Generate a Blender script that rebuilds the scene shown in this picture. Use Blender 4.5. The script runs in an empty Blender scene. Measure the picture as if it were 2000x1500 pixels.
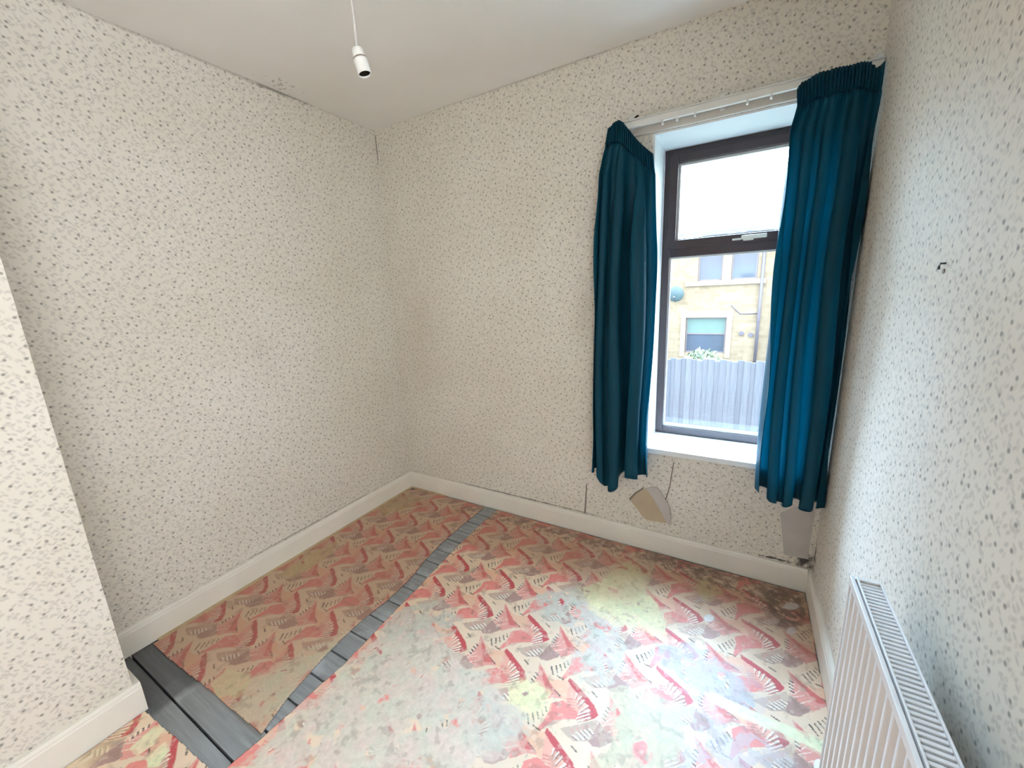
import bpy, bmesh, math, random
import numpy as np
from mathutils import Vector, Matrix

random.seed(7)
RNG = np.random.default_rng(11)
scene = bpy.context.scene
COL = scene.collection

# ------------------------------------------------------------------ camera
F_PX = 778.39
YAW, PITCH, ROLL = -0.5312, -0.2193, -0.0433
CAM = np.array([2.1741, -2.0783, 1.4211])


def cam_axes():
    f = np.array([math.sin(YAW) * math.cos(PITCH), math.cos(YAW) * math.cos(PITCH), math.sin(PITCH)])
    r = np.array([math.cos(YAW), -math.sin(YAW), 0.0])
    u = np.cross(r, f)
    c, s = math.cos(ROLL), math.sin(ROLL)
    return c * r + s * u, -s * r + c * u, f


AX_R, AX_U, AX_F = cam_axes()
cam_data = bpy.data.cameras.new('camera')
cam_data.sensor_width = 36.0
cam_data.lens = F_PX / 2000.0 * 36.0
cam_data.clip_start = 0.02
cam = bpy.data.objects.new('camera', cam_data)
COL.objects.link(cam)
cam.matrix_world = Matrix(((AX_R[0], AX_U[0], -AX_F[0], CAM[0]),
                           (AX_R[1], AX_U[1], -AX_F[1], CAM[1]),
                           (AX_R[2], AX_U[2], -AX_F[2], CAM[2]),
                           (0, 0, 0, 1)))
scene.camera = cam

# ------------------------------------------------------------------ world, exposure
world = bpy.data.worlds.new('overcast_sky')
scene.world = world
world.use_nodes = True
bg = world.node_tree.nodes['Background']
bg.inputs['Color'].default_value = (0.975, 0.965, 1.0, 1)
bg.inputs['Strength'].default_value = 9.0

vs = scene.view_settings
vs.view_transform = 'Standard'
vs.look = 'None'
vs.exposure = 0.12
vs.gamma = 1.0
vs.use_curve_mapping = False
sun_data = bpy.data.lights.new('added_sky_sun', 'SUN')  # wide sun lamp added to boost the sky light through the window
sun_data.energy = 92.0
sun_data.angle = math.radians(96)
sun_data.color = (0.45, 0.69, 1.0)
sun = bpy.data.objects.new('added_sky_sun', sun_data)
COL.objects.link(sun)
sun.rotation_euler = Vector((0.13, -0.60, -0.79)).to_track_quat('-Z', 'Y').to_euler()


def px_on(q, axis, val):
    """photo pixel -> point on the plane (axis = val)"""
    d = AX_R * (q[0] - 1000) / F_PX - AX_U * (q[1] - 750) / F_PX + AX_F
    t = (val - CAM[axis]) / d[axis]
    return CAM + t * d


# ------------------------------------------------------------------ helpers
def srgb(r, g, b):
    out = []
    for c in (r, g, b):
        c /= 255.0
        out.append(c / 12.92 if c <= 0.04045 else ((c + 0.055) / 1.055) ** 2.4)
    return tuple(out)


def link(o, parent=None):
    COL.objects.link(o)
    if parent is not None:
        o.parent = parent
    return o


def tag(o, label=None, cat=None, group=None, kind=None):
    if label:
        o['label'] = label
    if cat:
        o['category'] = cat
    if group:
        o['group'] = group
    if kind:
        o['kind'] = kind
    return o


def empty(name, loc=(0, 0, 0), parent=None):
    o = bpy.data.objects.new(name, None)
    o.location = loc
    o.empty_display_size = 0.05
    return link(o, parent)


class MB:
    def __init__(self):
        self.v, self.f, self.sm = [], [], []

    def add(self, vs, fs, smooth=False):
        n = len(self.v)
        self.v += [tuple(p) for p in vs]
        self.f += [tuple(i + n for i in f) for f in fs]
        self.sm += [smooth] * len(fs)

    def box(self, x0, x1, y0, y1, z0, z1):
        x0, x1 = min(x0, x1), max(x0, x1)
        y0, y1 = min(y0, y1), max(y0, y1)
        z0, z1 = min(z0, z1), max(z0, z1)
        self.add([(x0, y0, z0), (x1, y0, z0), (x1, y1, z0), (x0, y1, z0),
                  (x0, y0, z1), (x1, y0, z1), (x1, y1, z1), (x0, y1, z1)],
                 [(0, 3, 2, 1), (4, 5, 6, 7), (0, 1, 5, 4), (1, 2, 6, 5), (2, 3, 7, 6), (3, 0, 4, 7)])
        return self

    def tube(self, pts, r, n=10, cap=True):
        pts = [Vector(p) for p in pts]
        rings = []
        for i, p in enumerate(pts):
            a = pts[max(i - 1, 0)]
            b = pts[min(i + 1, len(pts) - 1)]
            t = (b - a).normalized()
            up = Vector((0, 0, 1)) if abs(t.z) < 0.95 else Vector((1, 0, 0))
            e1 = t.cross(up).normalized()
            e2 = t.cross(e1).normalized()
            rr = r[i] if isinstance(r, (list, tuple)) else r
            rings.append([p + e1 * (rr * math.cos(2 * math.pi * k / n)) + e2 * (rr * math.sin(2 * math.pi * k / n)) for k in range(n)])
        vs = [q for ring in rings for q in ring]
        fs = []
        for i in range(len(rings) - 1):
            for k in range(n):
                a, b = i * n + k, i * n + (k + 1) % n
                fs.append((a, b, b + n, a + n))
        self.add(vs, fs, True)
        if cap:
            m = len(self.v) - len(vs)
            self.f.append(tuple(m + k for k in range(n))[::-1]); self.sm.append(False)
            self.f.append(tuple(m + (len(rings) - 1) * n + k for k in range(n))); self.sm.append(False)
        return self

    def lathe(self, prof, c=(0, 0, 0), n=24):
        vs, fs = [], []
        for (r, z) in prof:
            for k in range(n):
                a = 2 * math.pi * k / n
                vs.append((c[0] + r * math.cos(a), c[1] + r * math.sin(a), c[2] + z))
        for i in range(len(prof) - 1):
            for k in range(n):
                a, b = i * n + k, i * n + (k + 1) % n
                fs.append((a, b, b + n, a + n))
        self.add(vs, fs, True)
        return self

    def prism(self, poly, axis, a0, a1):
        """extrude a 2-D polygon along axis 0/1/2 (poly in the two other axes, in order)"""
        def mk(p, a):
            if axis == 0:
                return (a, p[0], p[1])
            if axis == 1:
                return (p[0], a, p[1])
            return (p[0], p[1], a)
        n = len(poly)
        self.add([mk(p, a0) for p in poly] + [mk(p, a1) for p in poly],
                 [tuple(range(n))[::-1], tuple(range(n, 2 * n))] + [(i, (i + 1) % n, n + (i + 1) % n, n + i) for i in range(n)])
        return self

    def mesh(self, name, mat=None, bevel=0.0, uv=False):
        me = bpy.data.meshes.new(name)
        me.from_pydata(self.v, [], self.f)
        me.polygons.foreach_set('use_smooth', self.sm)
        if mat:
            me.materials.append(mat)
        bm = bmesh.new(); bm.from_mesh(me)
        bmesh.ops.recalc_face_normals(bm, faces=bm.faces)
        if bevel:
            bmesh.ops.bevel(bm, geom=list(bm.edges), offset=bevel, segments=2, affect='EDGES', profile=0.6, clamp_overlap=True)
        if uv:
            lay = bm.loops.layers.uv.new('UVMap')
            for f in bm.faces:
                nx, ny, nz = (abs(c) for c in f.normal)
                for l in f.loops:
                    x, y, z = l.vert.co
                    l[lay].uv = (x, y) if nz > max(nx, ny) else ((y, z) if nx > ny else (x, z))
        bm.to_mesh(me); bm.free()
        me.update()
        return me

    def build(self, name, mat, parent=None, bevel=0.0, uv=False):
        return link(bpy.data.objects.new(name, self.mesh(name, mat, bevel, uv)), parent)


def panel_with_holes(mb, a0, a1, z0, z1, y0, y1, holes):
    """slab in the x-z plane, thickness y0..y1, rectangular holes (xa,xb,za,zb)"""
    xs = sorted({a0, a1} | {h[0] for h in holes} | {h[1] for h in holes})
    zs = sorted({z0, z1} | {h[2] for h in holes} | {h[3] for h in holes})
    def solid(i, j):
        if i < 0 or j < 0 or i >= len(xs) - 1 or j >= len(zs) - 1:
            return False
        cx, cz = (xs[i] + xs[i + 1]) / 2, (zs[j] + zs[j + 1]) / 2
        return not any(h[0] < cx < h[1] and h[2] < cz < h[3] for h in holes)
    for i in range(len(xs) - 1):
        for j in range(len(zs) - 1):
            if not solid(i, j):
                continue
            xa, xb, za, zb = xs[i], xs[i + 1], zs[j], zs[j + 1]
            mb.add([(xa, y0, za), (xb, y0, za), (xb, y0, zb), (xa, y0, zb)], [(0, 1, 2, 3)])
            mb.add([(xa, y1, za), (xb, y1, za), (xb, y1, zb), (xa, y1, zb)], [(3, 2, 1, 0)])
            for (di, dj, p, q) in ((-1, 0, (xa, za), (xa, zb)), (1, 0, (xb, za), (xb, zb)), (0, -1, (xa, za), (xb, za)), (0, 1, (xa, zb), (xb, zb))):
                if not solid(i + di, j + dj):
                    mb.add([(p[0], y0, p[1]), (q[0], y0, q[1]), (q[0], y1, q[1]), (p[0], y1, p[1])], [(0, 1, 2, 3)])
    bmw = 1
    return mb


# ------------------------------------------------------------------ materials
class NT:
    def __init__(self, name):
        self.m = bpy.data.materials.new(name)
        self.m.use_nodes = True
        self.t = self.m.node_tree
        self.t.nodes.clear()
        self.out = self.t.nodes.new('ShaderNodeOutputMaterial')

    def n(self, typ, props=None, **ins):
        nd = self.t.nodes.new(typ)
        for k, v in (props or {}).items():
            setattr(nd, k, v)
        for k, v in ins.items():
            key = int(k[1:]) if k[0] == 'i' and k[1:].isdigit() else k.replace('_', ' ')
            self.set(nd, key, v)
        return nd

    def set(self, nd, key, v):
        s = nd.inputs[key]
        if isinstance(v, bpy.types.NodeSocket):
            self.t.links.new(v, s)
        elif isinstance(v, bpy.types.Node):
            self.t.links.new(v.outputs[0], s)
        else:
            if hasattr(s, 'default_value'):
                if s.type == 'RGBA' and len(v) == 3:
                    v = tuple(v) + (1,)
                s.default_value = v

    def math(self, op, a, b=0.0, clamp=False):
        return self.n('ShaderNodeMath', {'operation': op, 'use_clamp': clamp}, i0=a, i1=b).outputs[0]

    def mix(self, fac, a, b, blend='MIX'):
        nd = self.n('ShaderNodeMix', {'data_type': 'RGBA', 'blend_type': blend})
        self.set(nd, 0, fac); self.set(nd, 6, a); self.set(nd, 7, b)
        return nd.outputs[2]

    def ramp(self, fac, lo, hi):
        nd = self.n('ShaderNodeMapRange', {'clamp': True})
        self.set(nd, 0, fac); self.set(nd, 1, lo); self.set(nd, 2, hi)
        return nd.outputs[0]

    def noise(self, vec, scale, detail=3, rough=0.55):
        nd = self.n('ShaderNodeTexNoise')
        if vec is not None:
            self.set(nd, 'Vector', vec)
        nd.inputs['Scale'].default_value = scale
        nd.inputs['Detail'].default_value = detail
        nd.inputs['Roughness'].default_value = rough
        return nd.outputs[0]

    def finish(self, color, rough=0.6, bump=None, bump_str=0.2, bump_dist=0.002, **kw):
        p = self.n('ShaderNodeBsdfPrincipled')
        self.set(p, 'Base Color', color); self.set(p, 'Roughness', rough)
        for k, v in kw.items():
            self.set(p, k.replace('_', ' '), v)
        if bump is not None:
            b = self.n('ShaderNodeBump')
            self.set(b, 'Height', bump); self.set(b, 'Strength', bump_str); self.set(b, 'Distance', bump_dist)
            self.set(p, 'Normal', b.outputs[0])
        self.t.links.new(p.outputs[0], self.out.inputs[0])
        return self.m


def paint(name, col, rough=0.5, var=0.06, scale=6, bump=0.1, **kw):
    """paint / plain solid with slight mottling"""
    t = NT(name)
    co = t.n('ShaderNodeTexCoord').outputs['Object']
    n1 = t.noise(co, scale, 4)
    dark = tuple(c * (1 - 2.2 * var) for c in col)
    c = t.mix(t.ramp(n1, 0.3, 0.75), dark, col)
    return t.finish(c, rough, t.noise(co, scale * 18, 2), bump, 0.001, **kw)


def wallpaper(name, stains=()):  # stains: dirt and mould marks, plus some painted shade
    t = NT(name)
    uv = t.n('ShaderNodeUVMap', {'uv_map': 'UVMap'}).outputs[0]
    pos = t.n('ShaderNodeNewGeometry').outputs['Position']
    base = t.mix(t.ramp(t.noise(pos, 1.7, 4), 0.35, 0.7), (0.72, 0.655, 0.555), (0.78, 0.725, 0.635))

    def marks(rot, sx, sy, rnd, r0, r1, keep, off):
        mp = t.n('ShaderNodeMapping')
        t.set(mp, 'Vector', uv)
        mp.inputs['Rotation'].default_value = (0, 0, rot)
        mp.inputs['Scale'].default_value = (1, 1, 1)
        mp2 = t.n('ShaderNodeMapping')
        t.set(mp2, 'Vector', mp.outputs[0])
        mp2.inputs['Scale'].default_value = (1 / sx, 1 / sy, 1)
        mp2.inputs['Location'].default_value = (off, off * 1.7, 0)
        v = t.n('ShaderNodeTexVoronoi', {'voronoi_dimensions': '2D', 'feature': 'F1'})
        t.set(v, 'Vector', mp2.outputs[0])
        v.inputs['Scale'].default_value = 1.0
        v.inputs['Randomness'].default_value = rnd
        m = t.math('SUBTRACT', 1.0, t.ramp(v.outputs['Distance'], r0, r1))
        sep = t.n('ShaderNodeSeparateColor'); t.set(sep, 0, v.outputs['Color'])
        k = t.math('LESS_THAN', sep.outputs[0], keep)
        return t.math('MULTIPLY', m, k)

    dots = marks(0.35, 0.038, 0.038, 0.7, 0.06, 0.15, 0.92, 0.3)
    d1 = marks(0.75, 0.027, 0.0135, 0.9, 0.15, 0.32, 0.7, 1.1)
    d2 = marks(-0.6, 0.032, 0.014, 0.9, 0.14, 0.30, 0.55, 2.3)
    d3 = marks(1.25, 0.024, 0.013, 0.95, 0.16, 0.34, 0.7, 4.1)
    dd = t.math('MAXIMUM', t.math('MAXIMUM', d1, d2), t.math('MULTIPLY', d3, 0.6))
    c = t.mix(t.math('MULTIPLY', dd, 0.36), base, (0.34, 0.31, 0.275))
    c = t.mix(t.math('MULTIPLY', dots, 0.72), c, (0.18, 0.15, 0.125))
    # dirt and mould with a shape of its own, plus some painted shade
    for (ctr, rad, colr, amt, nscale, lo, hi) in stains:
        d = t.n('ShaderNodeVectorMath', {'operation': 'SUBTRACT'}); t.set(d, 0, pos); t.set(d, 1, ctr)
        s = t.n('ShaderNodeVectorMath', {'operation': 'DIVIDE'}); t.set(s, 0, d.outputs[0]); t.set(s, 1, rad)
        l = t.n('ShaderNodeVectorMath', {'operation': 'LENGTH'}); t.set(l, 0, s.outputs[0])
        fall = t.math('SUBTRACT', 1.0, t.ramp(l.outputs['Value'], 0.0, 1.0))
        nz = t.math('ADD', t.noise(pos, nscale, 5, 0.65), t.math('MULTIPLY', t.math('SUBTRACT', fall, 0.5), 0.55))
        msk = t.math('MULTIPLY', t.ramp(nz, lo, hi), t.math('MULTIPLY', fall, amt * 1.6, True), True)
        c = t.mix(msk, c, colr)
    return t.finish(c, 0.75, t.noise(pos, 300, 2), 0.12, 0.001)


MOULD_SHADE = (0.07, 0.06, 0.055)  # mould, and the gap shadow painted above the back skirting
GRIME_SHADE = (0.30, 0.26, 0.21)  # grime, and the shade painted on the papers
M = {}
M['paper_left'] = wallpaper('wallpaper_left', [
    ((0.0, -0.62, 2.50), (0.3, 0.40, 0.04), MOULD_SHADE, 0.5, 26, 0.50, 0.64),
    ((0.0, -1.0, 2.50), (0.3, 1.6, 0.025), GRIME_SHADE, 0.35, 16, 0.40, 0.6),
    ((0.0, -0.8, 0.124), (0.3, 1.3, 0.009), GRIME_SHADE, 0.6, 14, 0.45, 0.6),  # grime line that also paints the gap shadow over the skirting
    ((0.0, -0.95, 1.20), (0.3, 0.16, 0.22), GRIME_SHADE, 0.07, 7, 0.4, 0.7),
    ((0.0, -0.62, 2.05), (0.3, 0.22, 0.18), GRIME_SHADE, 0.06, 9, 0.4, 0.7)])
M['paper_back'] = wallpaper('wallpaper_back', [
    ((0.0, 0.0, 2.36), (0.012, 0.3, 0.10), MOULD_SHADE, 0.6, 20, 0.30, 0.5),
    ((1.0, 0.0, 0.124), (1.2, 0.3, 0.010), MOULD_SHADE, 0.55, 14, 0.42, 0.6),  # dirty line with the shadow of the skirting gap painted in
    ((2.50, 0.0, 0.15), (0.11, 0.3, 0.13), MOULD_SHADE, 0.75, 36, 0.50, 0.72),
    ((2.38, 0.0, 0.125), (0.2, 0.3, 0.018), MOULD_SHADE, 0.7, 40, 0.54, 0.66),
    ((0.25, 0.0, 1.25), (0.4, 0.3, 0.9), (0.50, 0.41, 0.27), 0.22, 3, 0.3, 0.7),  # broad yellow-brown tint beside the left corner
    ((1.42, 0.0, 1.3), (0.16, 0.3, 0.5), GRIME_SHADE, 0.12, 6, 0.4, 0.75),  # shade beside the curtain painted as a faint brown patch
    ((1.2, 0.0, 2.5), (1.4, 0.3, 0.02), GRIME_SHADE, 0.35, 18, 0.4, 0.6)])
M['paper_right'] = wallpaper('wallpaper_right', [
    ((2.53, 0.0, 0.19), (0.3, 0.09, 0.20), MOULD_SHADE, 0.7, 36, 0.50, 0.72),
    ((2.53, -0.02, 1.3), (0.3, 0.035, 1.3), GRIME_SHADE, 0.5, 14, 0.4, 0.65)])  # curtain shadow in the corner painted as a dark strip
M['paper_plain'] = wallpaper('wallpaper_chimney', [])
M['ceiling'] = NT('ceiling_paint')
_t = M['ceiling']
_pos = _t.n('ShaderNodeNewGeometry').outputs['Position']
_c = _t.mix(_t.ramp(_t.noise(_pos, 1.2, 4), 0.35, 0.7), (0.82, 0.785, 0.715), (0.87, 0.84, 0.785))
_d = _t.n('ShaderNodeVectorMath', {'operation': 'SUBTRACT'}); _t.set(_d, 0, _pos); _t.set(_d, 1, (0.07, -0.66, 2.5))
_s = _t.n('ShaderNodeVectorMath', {'operation': 'DIVIDE'}); _t.set(_s, 0, _d.outputs[0]); _t.set(_s, 1, (0.09, 0.15, 1))
_l = _t.n('ShaderNodeVectorMath', {'operation': 'LENGTH'}); _t.set(_l, 0, _s.outputs[0])
_m = _t.math('MULTIPLY', _t.ramp(_t.noise(_pos, 34, 4), 0.55, 0.68), _t.math('SUBTRACT', 1.0, _t.ramp(_l.outputs['Value'], 0.3, 1.0)))
_c = _t.mix(_t.math('MULTIPLY', _m, 0.75), _c, (0.2, 0.17, 0.13))
M['ceiling'] = _t.finish(_c, 0.8, _t.noise(_pos, 90, 3), 0.15, 0.002)
M['skirting'] = paint('skirting_gloss_cream', (0.85, 0.79, 0.69), 0.4, 0.04, 5, 0.08)
M['reveal'] = paint('reveal_white_paint', (0.82, 0.83, 0.82), 0.45, 0.03, 5, 0.1)
M['batten'] = paint('batten_cream_paint', (0.66, 0.60, 0.53), 0.5, 0.06, 8, 0.1)
M['white_plastic'] = paint('white_plastic', (0.80, 0.78, 0.73), 0.3, 0.03, 20, 0.03)
M['holder'] = paint('aged_white_plastic', (0.66, 0.61, 0.54), 0.35, 0.04, 30, 0.03)
M['flex'] = paint('flex_grey_white', (0.62, 0.58, 0.54), 0.5, 0.03, 20, 0.03)
M['brass'] = paint('dark_brass', (0.05, 0.04, 0.03), 0.45, 0.1, 40, 0.05, Metallic=0.6)
M['frame'] = paint('window_frame_dark_mahogany', (0.050, 0.030, 0.033), 0.28, 0.12, 9, 0.05)
M['silver'] = paint('satin_silver', (0.72, 0.71, 0.64), 0.35, 0.04, 30, 0.03, Metallic=0.5)
M['rad'] = paint('radiator_white_enamel', (0.78, 0.76, 0.75), 0.32, 0.02, 6, 0.03)
M['gripper'] = paint('bare_wood_strip', (0.60, 0.45, 0.26), 0.7, 0.12, 20, 0.2)
M['plaster'] = paint('bare_plaster', (0.56, 0.44, 0.30), 0.85, 0.06, 14, 0.3)
M['flap'] = paint('paper_backing', (0.58, 0.53, 0.50), 0.8, 0.05, 12, 0.2)
M['patch'] = paint('grey_filler_patch', (0.56, 0.51, 0.465), 0.8, 0.07, 9, 0.3)
M['seam'] = paint('dirty_paper_edge', (0.26, 0.21, 0.17), 0.8, 0.1, 30, 0.2)
M['screw'] = paint('wall_plug_dark', (0.05, 0.055, 0.05), 0.6, 0.1, 40, 0.1)


def wood_boards(name, c0, c1, c2):
    t = NT(name)
    co = t.n('ShaderNodeTexCoord').outputs['Object']
    info = t.n('ShaderNodeObjectInfo').outputs['Random']
    ofs = t.n('ShaderNodeCombineXYZ'); t.set(ofs, 0, t.math('MULTIPLY', info, 13.0)); t.set(ofs, 1, t.math('MULTIPLY', info, 7.0))
    add = t.n('ShaderNodeVectorMath', {'operation': 'ADD'}); t.set(add, 0, co); t.set(add, 1, ofs.outputs[0])
    mp = t.n('ShaderNodeMapping'); t.set(mp, 'Vector', add.outputs[0]); mp.inputs['Scale'].default_value = (3, 45, 20)
    g = t.noise(mp.outputs[0], 1.0, 5, 0.6)
    c = t.mix(t.ramp(g, 0.3, 0.7), c0, c1)
    c = t.mix(t.ramp(t.noise(add.outputs[0], 5, 4), 0.55, 0.75), c, c2)
    k = t.math('SUBTRACT', 1.0, t.ramp(t.noise(add.outputs[0], 22, 1), 0.16, 0.24))
    c = t.mix(t.math('MULTIPLY', k, 0.8), c, tuple(x * 0.3 for x in c0))
    # black stain that stops at a straight edge beside the chimney breast
    pos = t.n('ShaderNodeNewGeometry').outputs['Position']
    sep = t.n('ShaderNodeSeparateXYZ'); t.set(sep, 0, pos)
    wob = t.math('ADD', sep.outputs[0], t.math('MULTIPLY', t.math('SUBTRACT', t.noise(pos, 9, 3), 0.5), 0.05))
    st = t.math('SUBTRACT', 1.0, t.ramp(wob, 0.40, 0.435))
    c = t.mix(t.math('MULTIPLY', st, 0.72), c, (0.055, 0.055, 0.057))
    return t.finish(c, 0.55, g, 0.3, 0.001)


M['board'] = wood_boards('grey_floor_boards', (0.20, 0.205, 0.205), (0.34, 0.35, 0.355), (0.46, 0.48, 0.50))


def lino_mat():
    t = NT('worn_printed_vinyl')
    a = t.n('ShaderNodeVertexColor', {'layer_name': 'print'})
    pos = t.n('ShaderNodeNewGeometry').outputs['Position']
    c = t.mix(0.5, a.outputs[0], t.mix(t.ramp(t.noise(pos, 140, 3), 0.3, 0.7), (0.8, 0.8, 0.8), (1.1, 1.1, 1.1)), 'MULTIPLY')
    c = a.outputs[0]
    return t.finish(c, 0.5, t.noise(pos, 260, 3), 0.15, 0.001)


M['lino'] = lino_mat()


def curtain_mat():
    t = NT('teal_velvet_cloth')
    co = t.n('ShaderNodeTexCoord').outputs['Object']
    mp = t.n('ShaderNodeMapping'); t.set(mp, 'Vector', co); mp.inputs['Scale'].default_value = (220, 220, 6)
    n1 = t.noise(mp.outputs[0], 1.0, 3)
    c = t.mix(t.ramp(n1, 0.3, 0.7), (0.002, 0.044, 0.074), (0.003, 0.070, 0.110))
    p = t.n('ShaderNodeBsdfPrincipled')
    t.set(p, 'Base Color', c); t.set(p, 'Roughness', 0.48); t.set(p, 'Specular IOR Level', 0.22)
    t.set(p, 'Sheen Weight', 0.07); t.set(p, 'Sheen Roughness', 0.35); t.set(p, 'Sheen Tint', (0.25, 0.75, 0.95))
    b = t.n('ShaderNodeBump'); t.set(b, 'Height', n1); t.set(b, 'Strength', 0.12); t.set(b, 'Distance', 0.001)
    t.set(p, 'Normal', b.outputs[0])
    tr = t.n('ShaderNodeBsdfTranslucent'); t.set(tr, 'Color', (0.0, 0.32, 0.42))
    mx = t.n('ShaderNodeMixShader'); t.set(mx, 0, 0.27); t.set(mx, 1, p.outputs[0]); t.set(mx, 2, tr.outputs[0])
    t.t.links.new(mx.outputs[0], t.out.inputs[0])
    return t.m


M['curtain'] = curtain_mat()


def schlick(t):
    lw = t.n('ShaderNodeLayerWeight'); lw.inputs['Blend'].default_value = 0.5
    return t.math('ADD', 0.03, t.math('MULTIPLY', 0.9, t.math('POWER', lw.outputs['Facing'], 5.0)), True)


def glass_mat(name, obscure=False):
    t = NT(name)
    gl = t.n('ShaderNodeBsdfGlossy'); t.set(gl, 'Roughness', 0.02)
    if not obscure:
        tr = t.n('ShaderNodeBsdfTransparent'); t.set(tr, 'Color', (0.95, 0.985, 0.985))
        fr = schlick(t)
        mx = t.n('ShaderNodeMixShader'); t.set(mx, 0, fr); t.set(mx, 1, tr.outputs[0]); t.set(mx, 2, gl.outputs[0])
    else:
        co = t.n('ShaderNodeTexCoord').outputs['Object']
        n1 = t.noise(co, 11, 3)
        w = t.n('ShaderNodeTexWave', {'wave_type': 'RINGS'}); t.set(w, 'Vector', co)
        w.inputs['Scale'].default_value = 5; w.inputs['Distortion'].default_value = 9; w.inputs['Detail'].default_value = 2
        h = t.math('ADD', w.outputs['Fac'], n1)
        b = t.n('ShaderNodeBump'); t.set(b, 'Height', h); t.set(b, 'Strength', 0.5); t.set(b, 'Distance', 0.01)
        rf = t.n('ShaderNodeBsdfRefraction'); t.set(rf, 'Color', (0.9, 0.98, 0.98)); t.set(rf, 'Roughness', 0.12); t.set(rf, 'IOR', 1.2)
        t.set(rf, 'Normal', b.outputs[0])
        tr = t.n('ShaderNodeBsdfTransparent'); t.set(tr, 'Color', (0.9, 0.98, 0.98))
        mx0 = t.n('ShaderNodeMixShader'); t.set(mx0, 0, 0.3); t.set(mx0, 1, tr.outputs[0]); t.set(mx0, 2, rf.outputs[0])
        fr = schlick(t)
        mx = t.n('ShaderNodeMixShader'); t.set(mx, 0, fr); t.set(mx, 1, mx0.outputs[0]); t.set(mx, 2, gl.outputs[0])
    t.t.links.new(mx.outputs[0], t.out.inputs[0])
    return t.m


M['glass'] = glass_mat('clear_glass')
M['glass_obscure'] = glass_mat('obscure_glass', True)

# ------------------------------------------------------------------ room shell
W, H, D = 2.532, 2.5, -3.35
CX, CY = 0.362, -1.779           # chimney breast: projection, far edge
WX0, WX1, WZ0, WZ1 = 1.752, 2.450, 0.592, 2.108     # window opening
T = 0.40
SK = 0.119


def structure(name, mb, mat, label, cat, uv=True, bevel=0.0):
    o = mb.build(name, mat, None, bevel, uv)
    return tag(o, label, cat, kind='structure')


wall_back = structure('wall_back', panel_with_holes(MB(), -0.12, W + 0.12, -0.25, H + 0.1, 0.0, T, [(WX0, WX1, WZ0, WZ1)]),
                      M['paper_back'], 'patterned cream wallpaper wall around the window', 'wall')
wall_left = structure('wall_left', MB().box(-0.12, 0, D, 0, -0.25, H + 0.1), M['paper_left'],
                      'cream wallpaper wall flecked with grey beside the chimney breast', 'wall')
wall_chim = structure('wall_chimney', MB().box(0.0, CX, D, CY, -0.25, H), M['paper_plain'],
                      'chimney breast jutting into the room, covered in flecked wallpaper', 'wall')
W2 = (-3.05, -1.75, 0.95, 2.22)          # unseen window added in the radiator wall to fill the room with daylight
m = panel_with_holes(MB(), D, 0, -0.25, H + 0.1, W, W + 0.14, [W2])
m.v = [(v[1], v[0], v[2]) for v in m.v]
wall_right = structure('wall_right', m, M['paper_right'], 'flecked wallpaper wall above the white radiator', 'wall')
wall_front = structure('wall_front', MB().box(-0.12, W + 0.14, D - 0.12, D, -0.25, H + 0.1), M['paper_plain'],
                       'wallpaper wall behind the camera', 'wall')
ceiling = structure('ceiling', MB().box(0, W, D, 0, H, H + 0.1), M['ceiling'], 'plain off-white ceiling with a few stains', 'ceiling')
m = MB()
for (a_, b_, c_, d_) in ((W2[0], W2[0] + .04, W2[2], W2[3]), (W2[1] - .04, W2[1], W2[2], W2[3]), (W2[0] + .04, W2[1] - .04, W2[2], W2[2] + .04), (W2[0] + .04, W2[1] - .04, W2[3] - .04, W2[3])):
    m.box(W + 0.06, W + 0.11, a_, b_, c_, d_)
added_fill_window = structure('added_fill_window', m, M['frame'], 'dark framed window added out of view for fill light', 'window', False, 0.003)
MB().box(W + 0.082, W + 0.086, W2[0] + .04, W2[1] - .04, W2[2] + .04, W2[3] - .04).build('clear_pane', M['glass'], added_fill_window)

# ---- floor: bare boards under the vinyl
floor = structure('floor', MB().box(0, W, D, 0, -0.25, -0.034), M['screw'], 'bare grey floorboards showing between the vinyl sheets', 'floor')
BP = 0.1055
bmesh_board = MB().box(0.003, W - 0.003, -BP + 0.0075, 0, -0.026, 0).mesh('board', M['board'], 0.0012)
y = -0.966 + BP * 9
k = 0
while y > D + 0.02:
    if y <= -0.002 and y - BP > D:
        o = link(bpy.data.objects.new('board', bmesh_board), floor)
        o.location = (0, y, -0.0065 - 0.0015 * random.random())
    y -= BP

# ---- skirtings
prof = [(0, 0), (0.018, 0), (0.018, SK - 0.022), (0.0155, SK - 0.016), (0.0155, SK - 0.010), (0.011, SK), (0, SK)]
m = MB().prism([(p[0], p[1] - 0.004) for p in prof], 1, CY, 0)
structure('baseboard_left', m, M['skirting'], 'cream painted skirting board along the wall beside the chimney breast', 'skirting', False)
m = MB().prism([(-p[0], p[1] - 0.004) for p in prof], 0, 0.018, W - 0.018)
structure('baseboard_back', m, M['skirting'], 'cream painted skirting board under the window', 'skirting', False)
m = MB().prism([(W - p[0], p[1] - 0.004) for p in prof], 1, D, 0)
structure('baseboard_right', m, M['skirting'], 'cream painted skirting board running behind the radiator', 'skirting', False)
m = MB().prism([(CX + p[0], p[1] - 0.004) for p in prof], 1, D, CY + 0.018)
m.box(0.018, CX, CY, CY + 0.018, -0.004, SK - 0.004)
structure('baseboard_chimney', m, M['skirting'], 'white painted skirting board around the chimney breast', 'skirting', False)

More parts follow.
